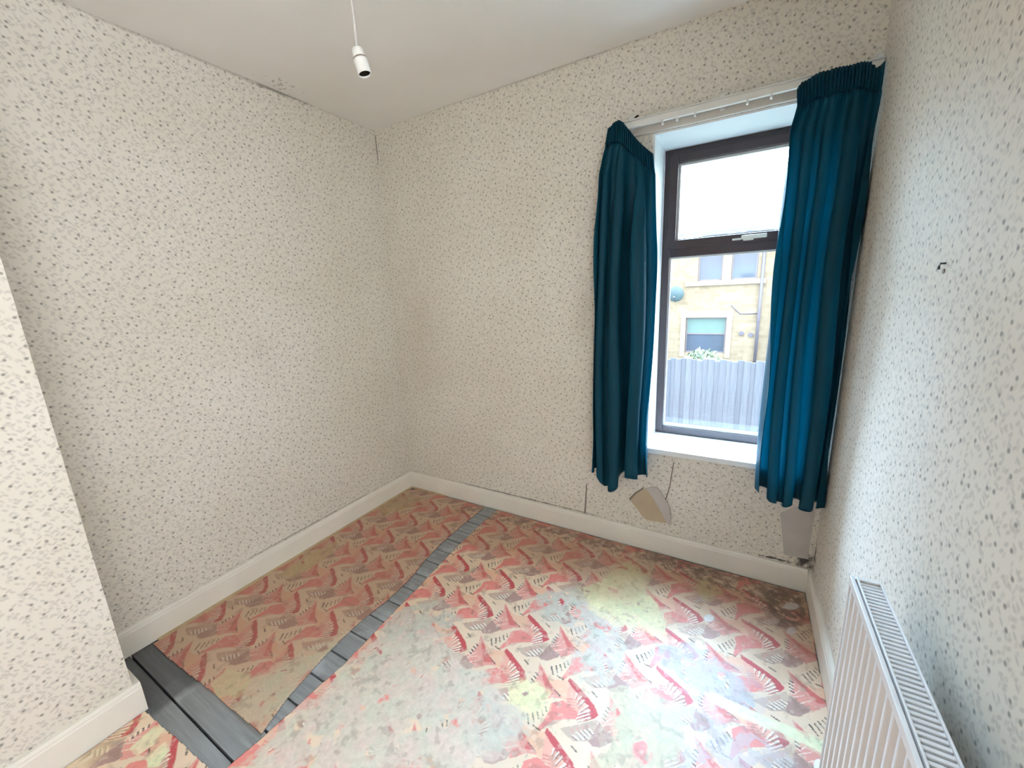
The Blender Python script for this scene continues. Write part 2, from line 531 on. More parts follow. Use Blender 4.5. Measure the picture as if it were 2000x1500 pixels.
# ---- wallpaper damage, parts of the window wall
def wall_poly(name, pts_px, mat, parent, y0, th, lift=None):
    pts = [px_on(q, 1, y0) for q in pts_px]
    n = len(pts)
    mb = MB()
    front = [(p[0], -th - (lift[i] if lift else 0), p[2]) for i, p in enumerate(pts)]
    back = [(p[0], -0.0001 - (lift[i] * 0.96 if lift else 0), p[2]) for i, p in enumerate(pts)]
    mb.add(front + back, [tuple(range(n)), tuple(range(n, 2 * n))[::-1]] + [(i, n + i, n + (i + 1) % n, (i + 1) % n) for i in range(n)])
    return mb.build(name, mat, parent)


wall_poly('bare_plaster_patch', [(1230, 976), (1246, 962), (1262, 952), (1282, 985), (1302, 1022), (1284, 1019), (1266, 1016), (1256, 1010), (1245, 995)], M['plaster'], wall_back, 0, 0.0012)
wall_poly('torn_paper_flap', [(1262, 954), (1272, 950), (1284, 951), (1296, 966), (1307, 984), (1310, 1004), (1309, 1024), (1303, 1022), (1283, 985)], M['flap'], wall_back, 0, 0.0015,
          [0.0, 0.004, 0.010, 0.014, 0.016, 0.014, 0.008, 0.0, 0.0])
wall_poly('filler_patch', [(1524, 1004), (1545, 992), (1576, 986), (1592, 1000), (1584, 1050), (1578, 1092), (1555, 1088), (1531, 1083), (1527, 1040)], M['patch'], wall_back, 0, 0.0012)
wall_poly('paper_seam', [(1145, 945), (1147, 945), (1144, 1003), (1141, 1002)], M['seam'], wall_back, 0, 0.002)
wall_poly('paper_seam', [(1315, 902), (1317, 902), (1309, 952), (1298, 985), (1296, 985), (1307, 950)], M['seam'], wall_back, 0, 0.0015)
wall_poly('paper_tear', [(1228, 974), (1240, 962), (1256, 952), (1257, 955), (1243, 964), (1231, 977)], M['seam'], wall_back, 0, 0.002)
m = MB()
m.tube([(0.005, -0.002, 2.472), (0.004, -0.002, 2.42), (0.006, -0.002, 2.365)], 0.0022, 6)
m.build('paper_crack', M['seam'], wall_back)

# ---- screw hook left in the right-hand wall
p = px_on((1847, 518), 0, W)
r = empty('wall_hook', (W, p[1], p[2]))
tag(r, 'small dark screw hook left in the wall above the radiator', 'hook')
MB().tube([(0, 0, 0.004), (-0.008, 0, 0.004), (-0.010, 0, -0.002), (-0.009, 0.001, -0.008)], 0.0022, 8).build('hook', M['screw'], r)
MB().tube([(0.001, 0.002, -0.012), (-0.002, 0.002, -0.012)], 0.005, 12).build('wall_plug', M['seam'], r)

# ------------------------------------------------------------------ window
FY = 0.262
rv = MB()
rv.box(WX0, WX0 + 0.010, -0.001, FY, WZ0, WZ1)
rv.box(WX1 - 0.010, WX1, -0.001, FY, WZ0, WZ1)
rv.box(WX0 + 0.010, WX1 - 0.010, -0.001, FY, WZ1 - 0.008, WZ1)
structure('trim_1', rv, M['reveal'], 'white painted lining of the deep window recess', 'window trim', False)
sl = MB().box(WX0 + 0.010, WX1 - 0.010, -0.012, FY + 0.02, WZ0 - 0.020, WZ0 + 0.008)
structure('trim_2', sl, M['reveal'], 'white painted window sill', 'sill', False, 0.003)

fx0, fx1, fz0, fz1 = WX0 + 0.010, WX1 - 0.010, WZ0 + 0.008, WZ1 - 0.008
TZ = 1.612                                     # transom centre height
win = MB()
fw, fd = 0.040, 0.065
win.box(fx0, fx0 + fw, FY, FY + fd, fz0, fz1)
win.box(fx1 - fw, fx1, FY, FY + fd, fz0, fz1)
win.box(fx0 + fw, fx1 - fw, FY, FY + fd, fz1 - fw, fz1)
win.box(fx0 + fw, fx1 - fw, FY, FY + fd, fz0, fz0 + fw)
win.box(fx0 + fw, fx1 - fw, FY, FY + fd, TZ - 0.032, TZ + 0.022)
window_1 = structure('window_1', win, M['frame'], 'dark mahogany framed window with an obscured top light', 'window', False, 0.003)
sx0, sx1, sz0, sz1 = fx0 + fw - 0.014, fx1 - fw + 0.014, TZ + 0.010, fz1 - fw + 0.014
sw = 0.042
sash = MB()
sash.box(sx0, sx0 + sw, FY - 0.014, FY + 0.04, sz0, sz1)
sash.box(sx1 - sw, sx1, FY - 0.014, FY + 0.04, sz0, sz1)
sash.box(sx0 + sw, sx1 - sw, FY - 0.014, FY + 0.04, sz1 - sw, sz1)
sash.box(sx0 + sw, sx1 - sw, FY - 0.014, FY + 0.04, sz0, sz0 + sw)
so = sash.build('top_light_sash', M['frame'], window_1, 0.004)
bd = MB()                                       # pale glazing bead round the obscured pane
bx0, bx1, bz0, bz1 = sx0 + sw, sx1 - sw, sz0 + sw, sz1 - sw
for (a, b, c, d) in ((bx0, bx0 + 0.010, bz0, bz1), (bx1 - 0.010, bx1, bz0, bz1), (bx0 + .01, bx1 - .01, bz1 - 0.010, bz1), (bx0 + .01, bx1 - .01, bz0, bz0 + 0.007)):
    bd.box(a, b, FY + 0.010, FY + 0.026, c, d)
bd.build('glazing_bead', M['flex'], so)
MB().box(bx0, bx1, FY + 0.018, FY + 0.022, bz0, bz1).build('obscured_pane', M['glass_obscure'], so)
hx = 2.16
hd = MB()
hd.box(hx - 0.030, hx + 0.075, FY - 0.032, FY - 0.022, sz0 + 0.014, sz0 + 0.032)
hd.box(hx - 0.022, hx + 0.022, FY - 0.022, FY - 0.013, sz0 + 0.008, sz0 + 0.034)
hd.box(hx - 0.068, hx - 0.030, FY - 0.030, FY - 0.024, sz0 + 0.012, sz0 + 0.021)
hd.build('window_handle', M['silver'], so, 0.003)
b2 = MB()
gx0, gx1, gz0, gz1 = fx0 + fw, fx1 - fw, fz0 + fw, TZ - 0.032
for (a, b, c, d) in ((gx0, gx0 + 0.008, gz0, gz1), (gx1 - 0.008, gx1, gz0, gz1), (gx0 + .008, gx1 - .008, gz1 - 0.008, gz1), (gx0 + .008, gx1 - .008, gz0, gz0 + 0.016)):
    b2.box(a, b, FY + 0.014, FY + 0.03, c, d)
b2.build('glazing_bead', M['flex'], window_1)
MB().box(gx0, gx1, FY + 0.024, FY + 0.028, gz0, gz1).build('clear_pane', M['glass'], window_1)

# ------------------------------------------------------------------ curtain track
tr = empty('curtain_track', (0, 0, 2.15))
tag(tr, 'white plastic curtain track on a painted batten above the window', 'curtain rail')
MB().box(1.60, W - 0.004, -0.016, 0, -0.040, 0.026).build('batten', M['batten'], tr, 0.003)
rail = MB()
rail.box(1.575, W - 0.006, -0.052, -0.046, -0.012, 0.012)
rail.box(1.575, W - 0.006, -0.060, -0.036, 0.012, 0.016)
rail.box(1.575, W - 0.006, -0.056, -0.040, -0.016, -0.012)
rail.build('rail', M['white_plastic'], tr, 0.0015)
for bx in (1.668, 2.03, 2.512):
    b = MB()
    b.box(bx - 0.009, bx + 0.009, -0.064, -0.016, 0.016, 0.024)
    b.box(bx - 0.009, bx + 0.009, -0.022, -0.016, -0.02, 0.044)
    bo = b.build('bracket', M['white_plastic'], tr, 0.002)
    MB().tube([(bx, -0.0225, 0.036), (bx, -0.026, 0.036)], 0.005, 10).build('screw', M['silver'], bo)
for gx in (1.80, 1.86, 1.93, 2.12, 2.2):
    MB().box(gx - 0.004, gx + 0.004, -0.058, -0.040, -0.030, -0.014).build('glider', M['white_plastic'], tr, 0.0015)
MB().tube([(1.655, -0.018, 0.030), (1.69, -0.020, 0.040)], 0.004, 8).build('loose_screw', M['brass'], tr)


# ------------------------------------------------------------------ curtains
def smooth(a, b, x):
    t = np.clip((x - a) / (b - a), 0, 1)
    return t * t * (3 - 2 * t)


def curtain(name, label, edge_l, edge_r, top, bottom, phase, amp, seed, y0, swing, hem=None):
    """edge_l/edge_r: (z, x) tables; top/bottom: (u, z) tables; phase(u) in fold cycles"""
    rg = np.random.default_rng(seed)
    nu, nv = 220, 110
    u = np.linspace(0, 1, nu)[None, :]
    v = np.linspace(0, 1, nv)[:, None]
    zt = np.interp(u, [a for a, b in top], [b for a, b in top])
    zb = np.interp(u, [a for a, b in bottom], [b for a, b in bottom])
    z = zt + (zb - zt) * v
    def edge(tab):
        tb = sorted(tab)
        return np.interp(z, [a for a, b in tb], [b for a, b in tb])
    xl, xr = edge(edge_l), edge(edge_r)
    ph = np.interp(u, [a for a, b in phase], [b for a, b in phase]) + 0.0 * v
    ph = ph + 0.10 * np.sin(2.2 * v * math.pi + 5 * u + seed) * smooth(0.05, 0.4, v)
    drop = zt - z
    grow = 0.30 + 0.70 * smooth(0.05, 0.5, drop)
    a = amp * grow * (0.8 + 0.35 * np.sin(7.3 * u + seed))
    yy = y0 - a * np.cos(2 * math.pi * ph) - 0.08 * a * np.cos(4 * math.pi * ph + 1.0 + 2 * v)
    xx = xl + (xr - xl) * u + 0.30 * a * np.sin(4 * math.pi * ph) * smooth(0.03, 0.3, drop)
    # gathered heading: many small pleats in the top 8 cm
    hd = 1 - smooth(0.055, 0.10, drop)
    yy = yy * (1 - 0.55 * hd) + (y0 - 0.002) * 0.55 * hd
    yy = yy + hd * 0.0055 * np.sin(2 * math.pi * 24 * u + 2 * np.sin(9 * u))
    pin = np.exp(-((drop - 0.082) / 0.010) ** 2)
    yy = yy + 0.010 * pin
    yy = yy + swing(u, v)
    # random small creases
    for _ in range(6):
        cu, w_, amp_, tilt = rg.random(), 0.03 + 0.05 * rg.random(), 0.004 * (rg.random() - 0.3), 0.25 * (rg.random() - 0.5)
        yy = yy + amp_ * np.exp(-((u - cu - tilt * v) / w_) ** 2) * smooth(0.05, 0.3, v)
    V = np.stack([xx + 0 * yy, yy + 0 * xx, z + 0 * yy], -1)
    rows_h = int(np.argmin(np.abs(drop[:, nu // 2] - 0.085)))

    def sheet(nm, r0, r1, parent):
        P = V[r0:r1 + 1].reshape(-1, 3)
        n = r1 - r0 + 1
        fs = [(i * nu + j, i * nu + j + 1, (i + 1) * nu + j + 1, (i + 1) * nu + j) for i in range(n - 1) for j in range(nu - 1)]
        me = bpy.data.meshes.new(nm)
        me.from_pydata(P.tolist(), [], fs)
        me.polygons.foreach_set('use_smooth', [True] * len(fs))
        me.materials.append(M['curtain'])
        o = link(bpy.data.objects.new(nm, me), parent)
        s = o.modifiers.new('cloth thickness', 'SOLIDIFY'); s.thickness = 0.0016; s.offset = 0
        return o
    root = empty(name)
    tag(root, label, 'curtain', 'pair of teal curtains at the window')
    sheet('drape', rows_h, nv - 1, root)
    sheet('gathered_heading', 0, rows_h, root)
    return root


curtain('curtain', 'short teal curtain with its heading sagging off the track, farther from the radiator wall',
        [(2.16, 1.575), (2.05, 1.555), (1.95, 1.530), (1.7, 1.515), (1.2, 1.505), (0.8, 1.500), (0.4, 1.500)],
        [(2.16, 1.75), (2.0, 1.772), (1.9, 1.785), (1.6, 1.795), (1.2, 1.790), (0.8, 1.785), (0.4, 1.795)],
        [(0, 2.142), (0.1, 2.156), (0.25, 2.168), (0.38, 2.150), (0.55, 2.11), (0.8, 2.045), (1, 2.000)],
        [(0, 0.455), (0.12, 0.450), (0.17, 0.40), (0.25, 0.365), (0.40, 0.365), (0.48, 0.40), (0.58, 0.455), (0.75, 0.47), (0.88, 0.455), (1, 0.470)],
        [(0, 0.1), (0.14, 1.0), (0.38, 2.0), (0.62, 2.55), (0.80, 3.05), (1, 3.7)], 0.056, 3, -0.088, lambda u, v: -0.012 * np.exp(-((u - 0.36) / 0.2) ** 2) * v)
curtain('curtain', 'short teal curtain hanging in the corner against the radiator wall',
        [(2.16, 2.275), (2.06, 2.285), (1.98, 2.268), (1.6, 2.255), (1.2, 2.262), (0.8, 2.268), (0.4, 2.272)],
        [(2.16, 2.522), (2.0, 2.524), (1.2, 2.524), (0.4, 2.522)],
        [(0, 2.12), (0.06, 2.14), (0.3, 2.158), (0.6, 2.158), (0.85, 2.152), (0.93, 2.128), (1, 2.14)],
        [(0, 0.505), (0.18, 0.50), (0.26, 0.47), (0.36, 0.455), (0.48, 0.455), (0.54, 0.475), (0.6, 0.48), (0.68, 0.468), (0.76, 0.468), (0.8, 0.485), (0.88, 0.472), (1, 0.478)],
        [(0, 0.1), (0.26, 1.0), (0.46, 2.0), (0.74, 3.0), (1, 3.95)], 0.050, 8, -0.080, lambda u, v: -0.008 * v + 0.040 * smooth(0.93, 1.0, u) * smooth(0.05, 0.14, v))

# ------------------------------------------------------------------ pendant lampholder
P0 = CAM + 1.1 * (AX_R * (697 - 1000) / F_PX - AX_U * (95 - 750) / F_PX + AX_F)
ph = empty('pendant_lampholder', (P0[0], P0[1], H))
tag(ph, 'empty white lampholder hanging on a thin flex from the ceiling', 'light fitting')
drop = P0[2] - H
MB().lathe([(0.0, -0.001), (0.046, -0.001), (0.046, -0.010), (0.030, -0.020), (0.006, -0.024)], n=28).build('ceiling_rose', M['holder'], ph)
MB().tube([(0, 0, -0.02), (-0.003, 0, drop * 0.5), (0.001, 0, drop * 0.85), (0, 0, drop - 0.004)], 0.0032, 8).build('flex', M['flex'], ph)
hm = MB()
hm.lathe([(0.004, 0.002), (0.013, 0.0), (0.016, -0.004), (0.0165, -0.022), (0.0165, -0.0232), (0.0, -0.0232)], n=24)
upper = hm.build('cap', M['white_plastic'], ph)
hm = MB()
hm.lathe([(0.0160, -0.027), (0.0190, -0.028), (0.0195, -0.032), (0.0190, -0.036), (0.0190, -0.062), (0.0180, -0.065), (0.0158, -0.064), (0.0158, -0.060)], n=24)
lower = hm.build('skirt', M['white_plastic'], ph)
hm = MB()
hm.lathe([(0.0158, -0.061), (0.0150, -0.052), (0.0150, -0.040), (0.0, -0.040)], n=20)
sock = hm.build('socket', M['brass'], lower)
hm = MB()
hm.lathe([(0.0165, -0.0225), (0.0176, -0.0235), (0.0176, -0.0272), (0.0160, -0.0282)], n=24)
hm.build('thread_ring', M['seam'], lower)
tilt = Matrix.Rotation(math.radians(-13), 4, Vector((AX_F[0], AX_F[1], 0)).normalized())
for o in (upper, lower):
    o.matrix_local = Matrix.Translation((0, 0, drop)) @ tilt

# ------------------------------------------------------------------ radiator
RX, RXB, RY0, RY1, RZ0, RZ1 = 2.422, 2.476, -1.03, -2.35, 0.165, 0.772
rad = empty('radiator', (RXB, (RY0 + RY1) / 2, RZ0))
rad.location = (0, 0, 0)
tag(rad, 'white ribbed panel radiator with a slatted top grille', 'radiator')
pitch = 0.0335
ny = int((RY0 - RY1 - 0.03) / pitch)
prof = []
yy = RY0 - 0.012
prof.append((yy, 0.004))
for i in range(ny):
    for (f, d) in ((0.12, 0.004), (0.30, 0.013), (0.70, 0.013), (0.88, 0.004)):
        prof.append((yy - pitch * (i + f), d))
prof.append((RY1 + 0.012, 0.004))
pm = MB()
zl = [(RZ0, 0.0), (RZ0 + 0.02, 0.35), (RZ0 + 0.045, 1.0), (RZ1 - 0.03, 1.0), (RZ1 - 0.016, 1.0)]
vs_, fs_ = [], []
for (z_, k_) in zl:
    for (y_, d_) in prof:
        vs_.append((RX + 0.013 - (0.004 + (d_ - 0.004) * k_), y_, z_))
npf = len(prof)
for i in range(len(zl) - 1):
    for j in range(npf - 1):
        fs_.append((i * npf + j, i * npf + j + 1, (i + 1) * npf + j + 1, (i + 1) * npf + j))
pm.add(vs_, fs_, True)
pm.build('ribbed_panel', M['rad'], rad)
MB().box(RX + 0.010, RX + 0.020, RY1 + 0.012, RY0 - 0.012, RZ0, RZ1 - 0.02).build('back_panel', M['rad'], rad, 0.003)
MB().box(RX + 0.022, RXB - 0.008, RY1 + 0.03, RY0 - 0.03, RZ0 + 0.04, RZ1 - 0.06).build('convector_fins', M['flex'], rad)
tg = MB()
tg.box(RX - 0.001, RX + 0.007, RY1, RY0, RZ1 - 0.018, RZ1)
tg.box(RX + 0.010, RX + 0.014, RY1, RY0, RZ1 - 0.012, RZ1 + 0.001)
tg.box(RXB - 0.004, RXB, RY1, RY0, RZ1 - 0.03, RZ1)
tg.box(RX + 0.007, RXB - 0.004, RY0 - 0.010, RY0, RZ1 - 0.03, RZ1)
tg.box(RX + 0.007, RXB - 0.004, RY1, RY1 + 0.010, RZ1 - 0.03, RZ1)
tg.build('top_grille_frame', M['rad'], rad, 0.0015)
sp = MB().box(RX, RXB, RY0 - 0.006, RY0, RZ0, RZ1 - 0.018)
sp.build('side_panel', M['rad'], rad, 0.002)
MB().box(RX, RXB, RY1, RY1 + 0.006, RZ0, RZ1 - 0.018).build('side_panel', M['rad'], rad, 0.002)
slat_me = MB().box(RX + 0.014, RXB - 0.004, -0.0032, 0.0032, -0.014, 0.0).mesh('grille_slat', M['rad'], 0.0008)
ys = RY0 - 0.016
while ys > RY1 + 0.014:
    o = link(bpy.data.objects.new('grille_slat', slat_me), rad)
    o.location = (0, ys, RZ1 - 0.004)
    ys -= 0.0112
for by in (RY0 - 0.22, RY1 + 0.22):
    MB().box(RXB - 0.012, W, by - 0.02, by + 0.02, RZ0 + 0.05, RZ1 - 0.28).build('wall_bracket', M['rad'], rad, 0.002)
MB().tube([(RX + 0.03, RY0 + 0.0, RZ0 + 0.03), (RX + 0.03, RY0 + 0.05, RZ0 + 0.03), (RX + 0.03, RY0 + 0.055, RZ0 + 0.02), (RX + 0.03, RY0 + 0.055, 0.002)], 0.0075, 10).build('pipe', M['rad'], rad)


# ------------------------------------------------------------------ printed vinyl sheets
def srgb_arr(c):
    return np.array(c, float)


PXM, PYM = 0.279, 0.2025
TILE_O = (1.554, -0.813)
NXT, NYT = 279, 203


def inpoly(X, Y, poly):
    inside = np.zeros(X.shape, bool)
    n = len(poly)
    for i in range(n):
        x1, y1 = poly[i]; x2, y2 = poly[(i + 1) % n]
        if y1 == y2:
            continue
        c = ((Y > y1) != (Y > y2)) & (X < (x2 - x1) * (Y - y1) / (y2 - y1) + x1)
        inside ^= c
    return inside


def segd(X, Y, a, b):
    ax, ay = a; bx_, by_ = b
    dx, dy = bx_ - ax, by_ - ay
    t = np.clip(((X - ax) * dx + (Y - ay) * dy) / (dx * dx + dy * dy + 1e-9), 0, 1)
    return np.hypot(X - ax - t * dx, Y - ay - t * dy), t


def make_tile():
    gx, gy = np.meshgrid(np.arange(NXT) + 0.5, np.arange(NYT) + 0.5)     # millimetres
    img = np.empty((NYT, NXT, 3)); img[:] = (0.79, 0.60, 0.43)
    shifts = [(i * 279.0, j * 202.5) for i in (-1, 0, 1, 2) for j in (-1, 0, 1, 2)]

    def grow(poly, k):
        cx = sum(p[0] for p in poly) / len(poly); cy = sum(p[1] for p in poly) / len(poly)
        return [(cx + (p[0] - cx) * k, cy + (p[1] - cy) * k) for p in poly]

    def fill(poly, col, k=1.0):
        poly = grow(poly, k)
        for (sx, sy) in shifts:
            msk = inpoly(gx, gy, [(p[0] + sx, p[1] + sy) for p in poly])
            img[msk] = col

    def stroke(a, b, w0, w1, col):
        for (sx, sy) in shifts:
            d, t = segd(gx, gy, (a[0] + sx, a[1] + sy), (b[0] + sx, b[1] + sy))
            msk = d < (w0 + (w1 - w0) * t)
            img[msk] = col
    CREAM = (0.86, 0.74, 0.58); PEACH = (0.80, 0.48, 0.32); SALMON = (0.78, 0.26, 0.22); RED = (0.56, 0.085, 0.09)
    BROWN = (0.44, 0.27, 0.225); PINK = (0.74, 0.33, 0.27); BAND = (0.66, 0.17, 0.145); TAN = (0.56, 0.40, 0.30); BLACK = (0.055, 0.045, 0.04)
    fill([(-225, 58), (-184, 49), (-134, 70), (-89, 43), (-50, 15), (-67, -2), (-109, -8), (-132, -8), (-187, 17)], PEACH)
    fill([(-130, 62), (-72, 28), (-28, 0), (-36, -40), (-70, -52), (-112, -12)], (0.79, 0.40, 0.30))
    fill([(-96, -101), (-63, -75), (7, -14), (15, -43), (5, -65), (1, -95), (-41, -117), (-65, -113)], TAN)
    fill([(-150, -125), (-125, -86), (-66, -54), (-6, -14), (-40, -30), (-90, -62), (-120, -100)], (0.66, 0.42, 0.33))
    fill([(-153, -42), (-122, -15), (-81, -24), (-52, -32), (-35, -40), (-69, -52), (-125, -85), (-145, -128), (-156, -130), (-147, -74)], SALMON, 1.12)
    fill([(-132, 80), (-98, 67), (-59, 46), (-24, 28), (1, 1), (-6, -12), (-34, -41), (-41, -15), (-27, 0), (-43, 15), (-73, 30), (-109, 49), (-130, 63)], RED, 1.06)
    fill([(22, 78), (48, 60), (72, 37), (105, 16), (136, 3), (139, -3), (114, -12), (80, -46), (42, -29), (25, -13), (34, 17), (33, 48)], PINK, 1.15)
    fill([(22, 78), (57, 51), (94, 23), (130, 0), (97, -13), (58, 30)], BAND)
    fill([(14, -19), (40, -38), (71, -43), (71, -59), (41, -94), (16, -103), (1, -95), (8, -59)], BROWN)
    teeth = [[(-88, 36), (-88, 17)], [(-72, 33), (-77, 8)], [(-58, 26), (-68, -4)], [(-40, 13), (-59, -22)], [(-29, 1), (-60, -32)], [(-25, -11), (-59, -45)], [(-19, -22), (-52, -51)]]
    for a, b in teeth:
        stroke((a[0] + 3, a[1] - 4), (b[0] + 3, b[1] - 4), 2.6, 1.0, (0.42, 0.16, 0.13))
        stroke(a, b, 3.0, 1.4, (0.88, 0.76, 0.64))
    for i in range(6):
        stroke((-92 + 6 * i, 10 - 9 * i), (-112 + 5 * i, 4 - 9 * i), 1.2, 2.0, (0.66, 0.22, 0.18))
    for a, b in [[(-51, -100), (-32, -104)], [(-43, -86), (-16, -96)], [(-33, -76), (-5, -86)], [(-23, -67), (0, -76)], [(-13, -56), (6, -64)]]:
        stroke((a[0] - 2, a[1] - 5), (b[0] - 2, b[1] - 5), 1.2, 2.2, (0.30, 0.20, 0.165))
        stroke(a, b, 2.0, 2.6, (0.86, 0.78, 0.68))
    for a, b in [[(-63, -86), (-51, -92)], [(-50, -73), (-36, -78)], [(-36, -62), (-23, -65)], [(-23, -50), (-13, -54)]]:
        stroke(a, b, 1.6, 1.6, (0.68, 0.28, 0.24))
    for i, (a, b) in enumerate([[(65, 91), (84, 65)], [(80, 103), (95, 80)], [(90, 116), (106, 96)], [(101, 130), (115, 113)], [(110, 144), (121, 130)]]):
        stroke(a, b, 3.0 - 0.3 * i, 1.6, BLACK)
    stroke((99, 68), (125, 64), 2.2, 2.6, (0.20, 0.12, 0.07))
    stroke((109, 14), (138, 2), 1.3, 2.4, (0.14, 0.07, 0.05))
    stroke((-43, -133), (-22, -142), 2.2, 2.8, (0.14, 0.10, 0.07))
    for i, d in enumerate([(29, 37), (27, 22), (25, 8), (27, -6)]):
        stroke((d[0] - 7, d[1] + 4), (d[0] + 4, d[1] - 1), 2.3, 2.0, BLACK)
        stroke((d[0] - 6, d[1] - 4), (d[0] + 4, d[1] - 8), 2.0, 1.6, (0.87, 0.77, 0.66))
    for a, b in [[(24, -28), (60, -2)], [(48, -39), (82, -11)], [(33, -9), (48, 12)]]:
        stroke(a, b, 1.8, 1.0, (0.85, 0.66, 0.56))
    return img


TILE = make_tile()


def vnoise(X, Y, cell, seed, octaves=3):
    out = np.zeros(X.shape); amp = 1.0; tot = 0
    for o in range(octaves):
        rg = np.random.default_rng(seed * 17 + o)
        g = rg.random((256, 256))
        fx, fy = X / cell + 37.3, Y / cell + 91.7
        ix, iy = np.floor(fx).astype(int), np.floor(fy).astype(int)
        tx, ty = fx - ix, fy - iy
        tx = tx * tx * (3 - 2 * tx); ty = ty * ty * (3 - 2 * ty)
        a = g[ix % 256, iy % 256]; b = g[(ix + 1) % 256, iy % 256]
        c = g[ix % 256, (iy + 1) % 256]; d = g[(ix + 1) % 256, (iy + 1) % 256]
        out += amp * ((a * (1 - tx) + b * tx) * (1 - ty) + (c * (1 - tx) + d * tx) * ty)
        tot += amp; amp *= 0.55; cell *= 0.5
    return out / tot


WHITE = (0.60, 0.55, 0.46); CREAMW = (0.78, 0.73, 0.55); YEL = (0.78, 0.74, 0.42); TANW = (0.60, 0.52, 0.345); GREY = (0.68, 0.585, 0.475)
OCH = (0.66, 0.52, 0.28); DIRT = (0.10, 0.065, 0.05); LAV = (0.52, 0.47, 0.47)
def splat(cx, cy, rx, ry):
    return [(cx + rx * math.cos(a * math.pi / 5), cy + ry * math.sin(a * math.pi / 5)) for a in range(10)]


WEAR = [  # photo outline, colour, strength, coverage, edge wobble (m), mottling cell
    ([(520, 1450), (600, 1375), (690, 1290), (760, 1215), (830, 1205), (870, 1250), (905, 1300), (960, 1310), (985, 1370), (1010, 1420), (985, 1500), (440, 1560)], GREY, 0.93, 0.85, 0.03, 0.05),
    ([(545, 1300), (640, 1255), (705, 1210), (690, 1245), (600, 1320), (510, 1430), (440, 1385), (480, 1340)], CREAMW, 0.9, 0.8, 0.02, 0.03),
    ([(430, 1350), (470, 1310), (490, 1330), (460, 1365)], YEL, 0.95, 1.0, 0.006, 0.03),
    ([(410, 1335), (445, 1305), (490, 1318), (470, 1345), (425, 1365)], (0.80, 0.70, 0.44), 1.0, 1.0, 0.004, 0.05),
    ([(1222, 1092), (1262, 1130), (1275, 1170), (1312, 1212), (1285, 1240), (1210, 1222), (1150, 1185), (1120, 1150), (1165, 1138), (1195, 1112)], YEL, 0.92, 0.92, 0.02, 0.03),
    ([(1030, 1165), (1120, 1150), (1160, 1190), (1220, 1225), (1200, 1250), (1150, 1240), (1110, 1225), (1050, 1205)], WHITE, 0.9, 0.75, 0.025, 0.03),
    ([(1110, 1250), (1180, 1225), (1230, 1260), (1210, 1330), (1160, 1345), (1130, 1300)], WHITE, 0.88, 0.62, 0.03, 0.03),
    ([(770, 1190), (860, 1170), (900, 1215), (880, 1240), (800, 1250), (740, 1240)], WHITE, 0.85, 0.7, 0.02, 0.03),
    ([(1000, 1340), (1050, 1325), (1075, 1360), (1060, 1400), (1010, 1395), (985, 1365)], YEL, 0.85, 0.9, 0.02, 0.03),
    ([(930, 1330), (990, 1380), (1020, 1440), (980, 1480), (920, 1440)], WHITE, 0.85, 0.75, 0.03, 0.03),
    ([(1195, 1345), (1260, 1340), (1330, 1385), (1350, 1440), (1340, 1500), (1370, 1560), (1170, 1560), (1180, 1440)], TANW, 0.92, 0.92, 0.03, 0.05),
    ([(1110, 1285), (1160, 1275), (1180, 1320), (1130, 1335)], WHITE, 0.8, 0.7, 0.02, 0.03),
    ([(1290, 1255), (1350, 1265), (1440, 1310), (1490, 1350), (1470, 1395), (1380, 1375), (1330, 1330), (1280, 1290)], LAV, 0.9, 0.8, 0.03, 0.04),
    ([(1340, 1385), (1420, 1400), (1560, 1490), (1600, 1560), (1340, 1560), (1350, 1440)], LAV, 0.6, 0.55, 0.03, 0.04),
    ([(1375, 1352), (1392, 1352), (1500, 1402), (1628, 1456), (1622, 1482), (1560, 1452), (1470, 1410), (1390, 1372)], (0.80, 0.77, 0.52), 0.97, 1.0, 0.006, 0.03),
    ([(1360, 1138), (1390, 1125), (1412, 1160), (1385, 1172), (1355, 1155)], OCH, 0.9, 0.95, 0.012, 0.03),
    ([(545, 1120), (590, 1085), (660, 1058), (650, 1080), (600, 1115), (560, 1130)], OCH, 0.9, 0.85, 0.012, 0.03),
    ([(735, 985), (790, 965), (830, 972), (800, 990), (750, 1010)], OCH, 0.85, 0.85, 0.012, 0.03),
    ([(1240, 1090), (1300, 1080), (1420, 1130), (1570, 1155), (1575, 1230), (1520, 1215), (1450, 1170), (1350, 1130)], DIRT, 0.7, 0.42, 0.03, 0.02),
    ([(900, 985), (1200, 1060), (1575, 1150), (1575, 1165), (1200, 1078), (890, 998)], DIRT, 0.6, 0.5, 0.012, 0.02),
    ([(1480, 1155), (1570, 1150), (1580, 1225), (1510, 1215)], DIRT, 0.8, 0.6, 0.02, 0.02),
    (splat(1385, 1207, 10, 8), (0.85, 0.87, 0.88), 1.0, 1.0, 0.002, 0.03),
    (splat(1545, 1184, 17, 7), (0.75, 0.77, 0.78), 1.0, 1.0, 0.003, 0.03),
    (splat(1546, 1232, 9, 7), (0.7, 0.72, 0.72), 1.0, 1.0, 0.002, 0.03),
    (splat(1598, 1493, 10, 11), (0.85, 0.88, 0.9), 1.0, 1.0, 0.002, 0.03),
    ([(255, 1460), (300, 1420), (322, 1422), (300, 1455), (270, 1475)], (0.80, 0.74, 0.48), 0.97, 1.0, 0.005, 0.03),
    ([(285, 1480), (322, 1448), (330, 1465), (310, 1500), (290, 1500)], (0.80, 0.74, 0.48), 0.97, 1.0, 0.005, 0.03),
    ([(115, 1505), (285, 1380), (300, 1390), (180, 1495)], OCH, 0.5, 0.5, 0.01, 0.03),
]


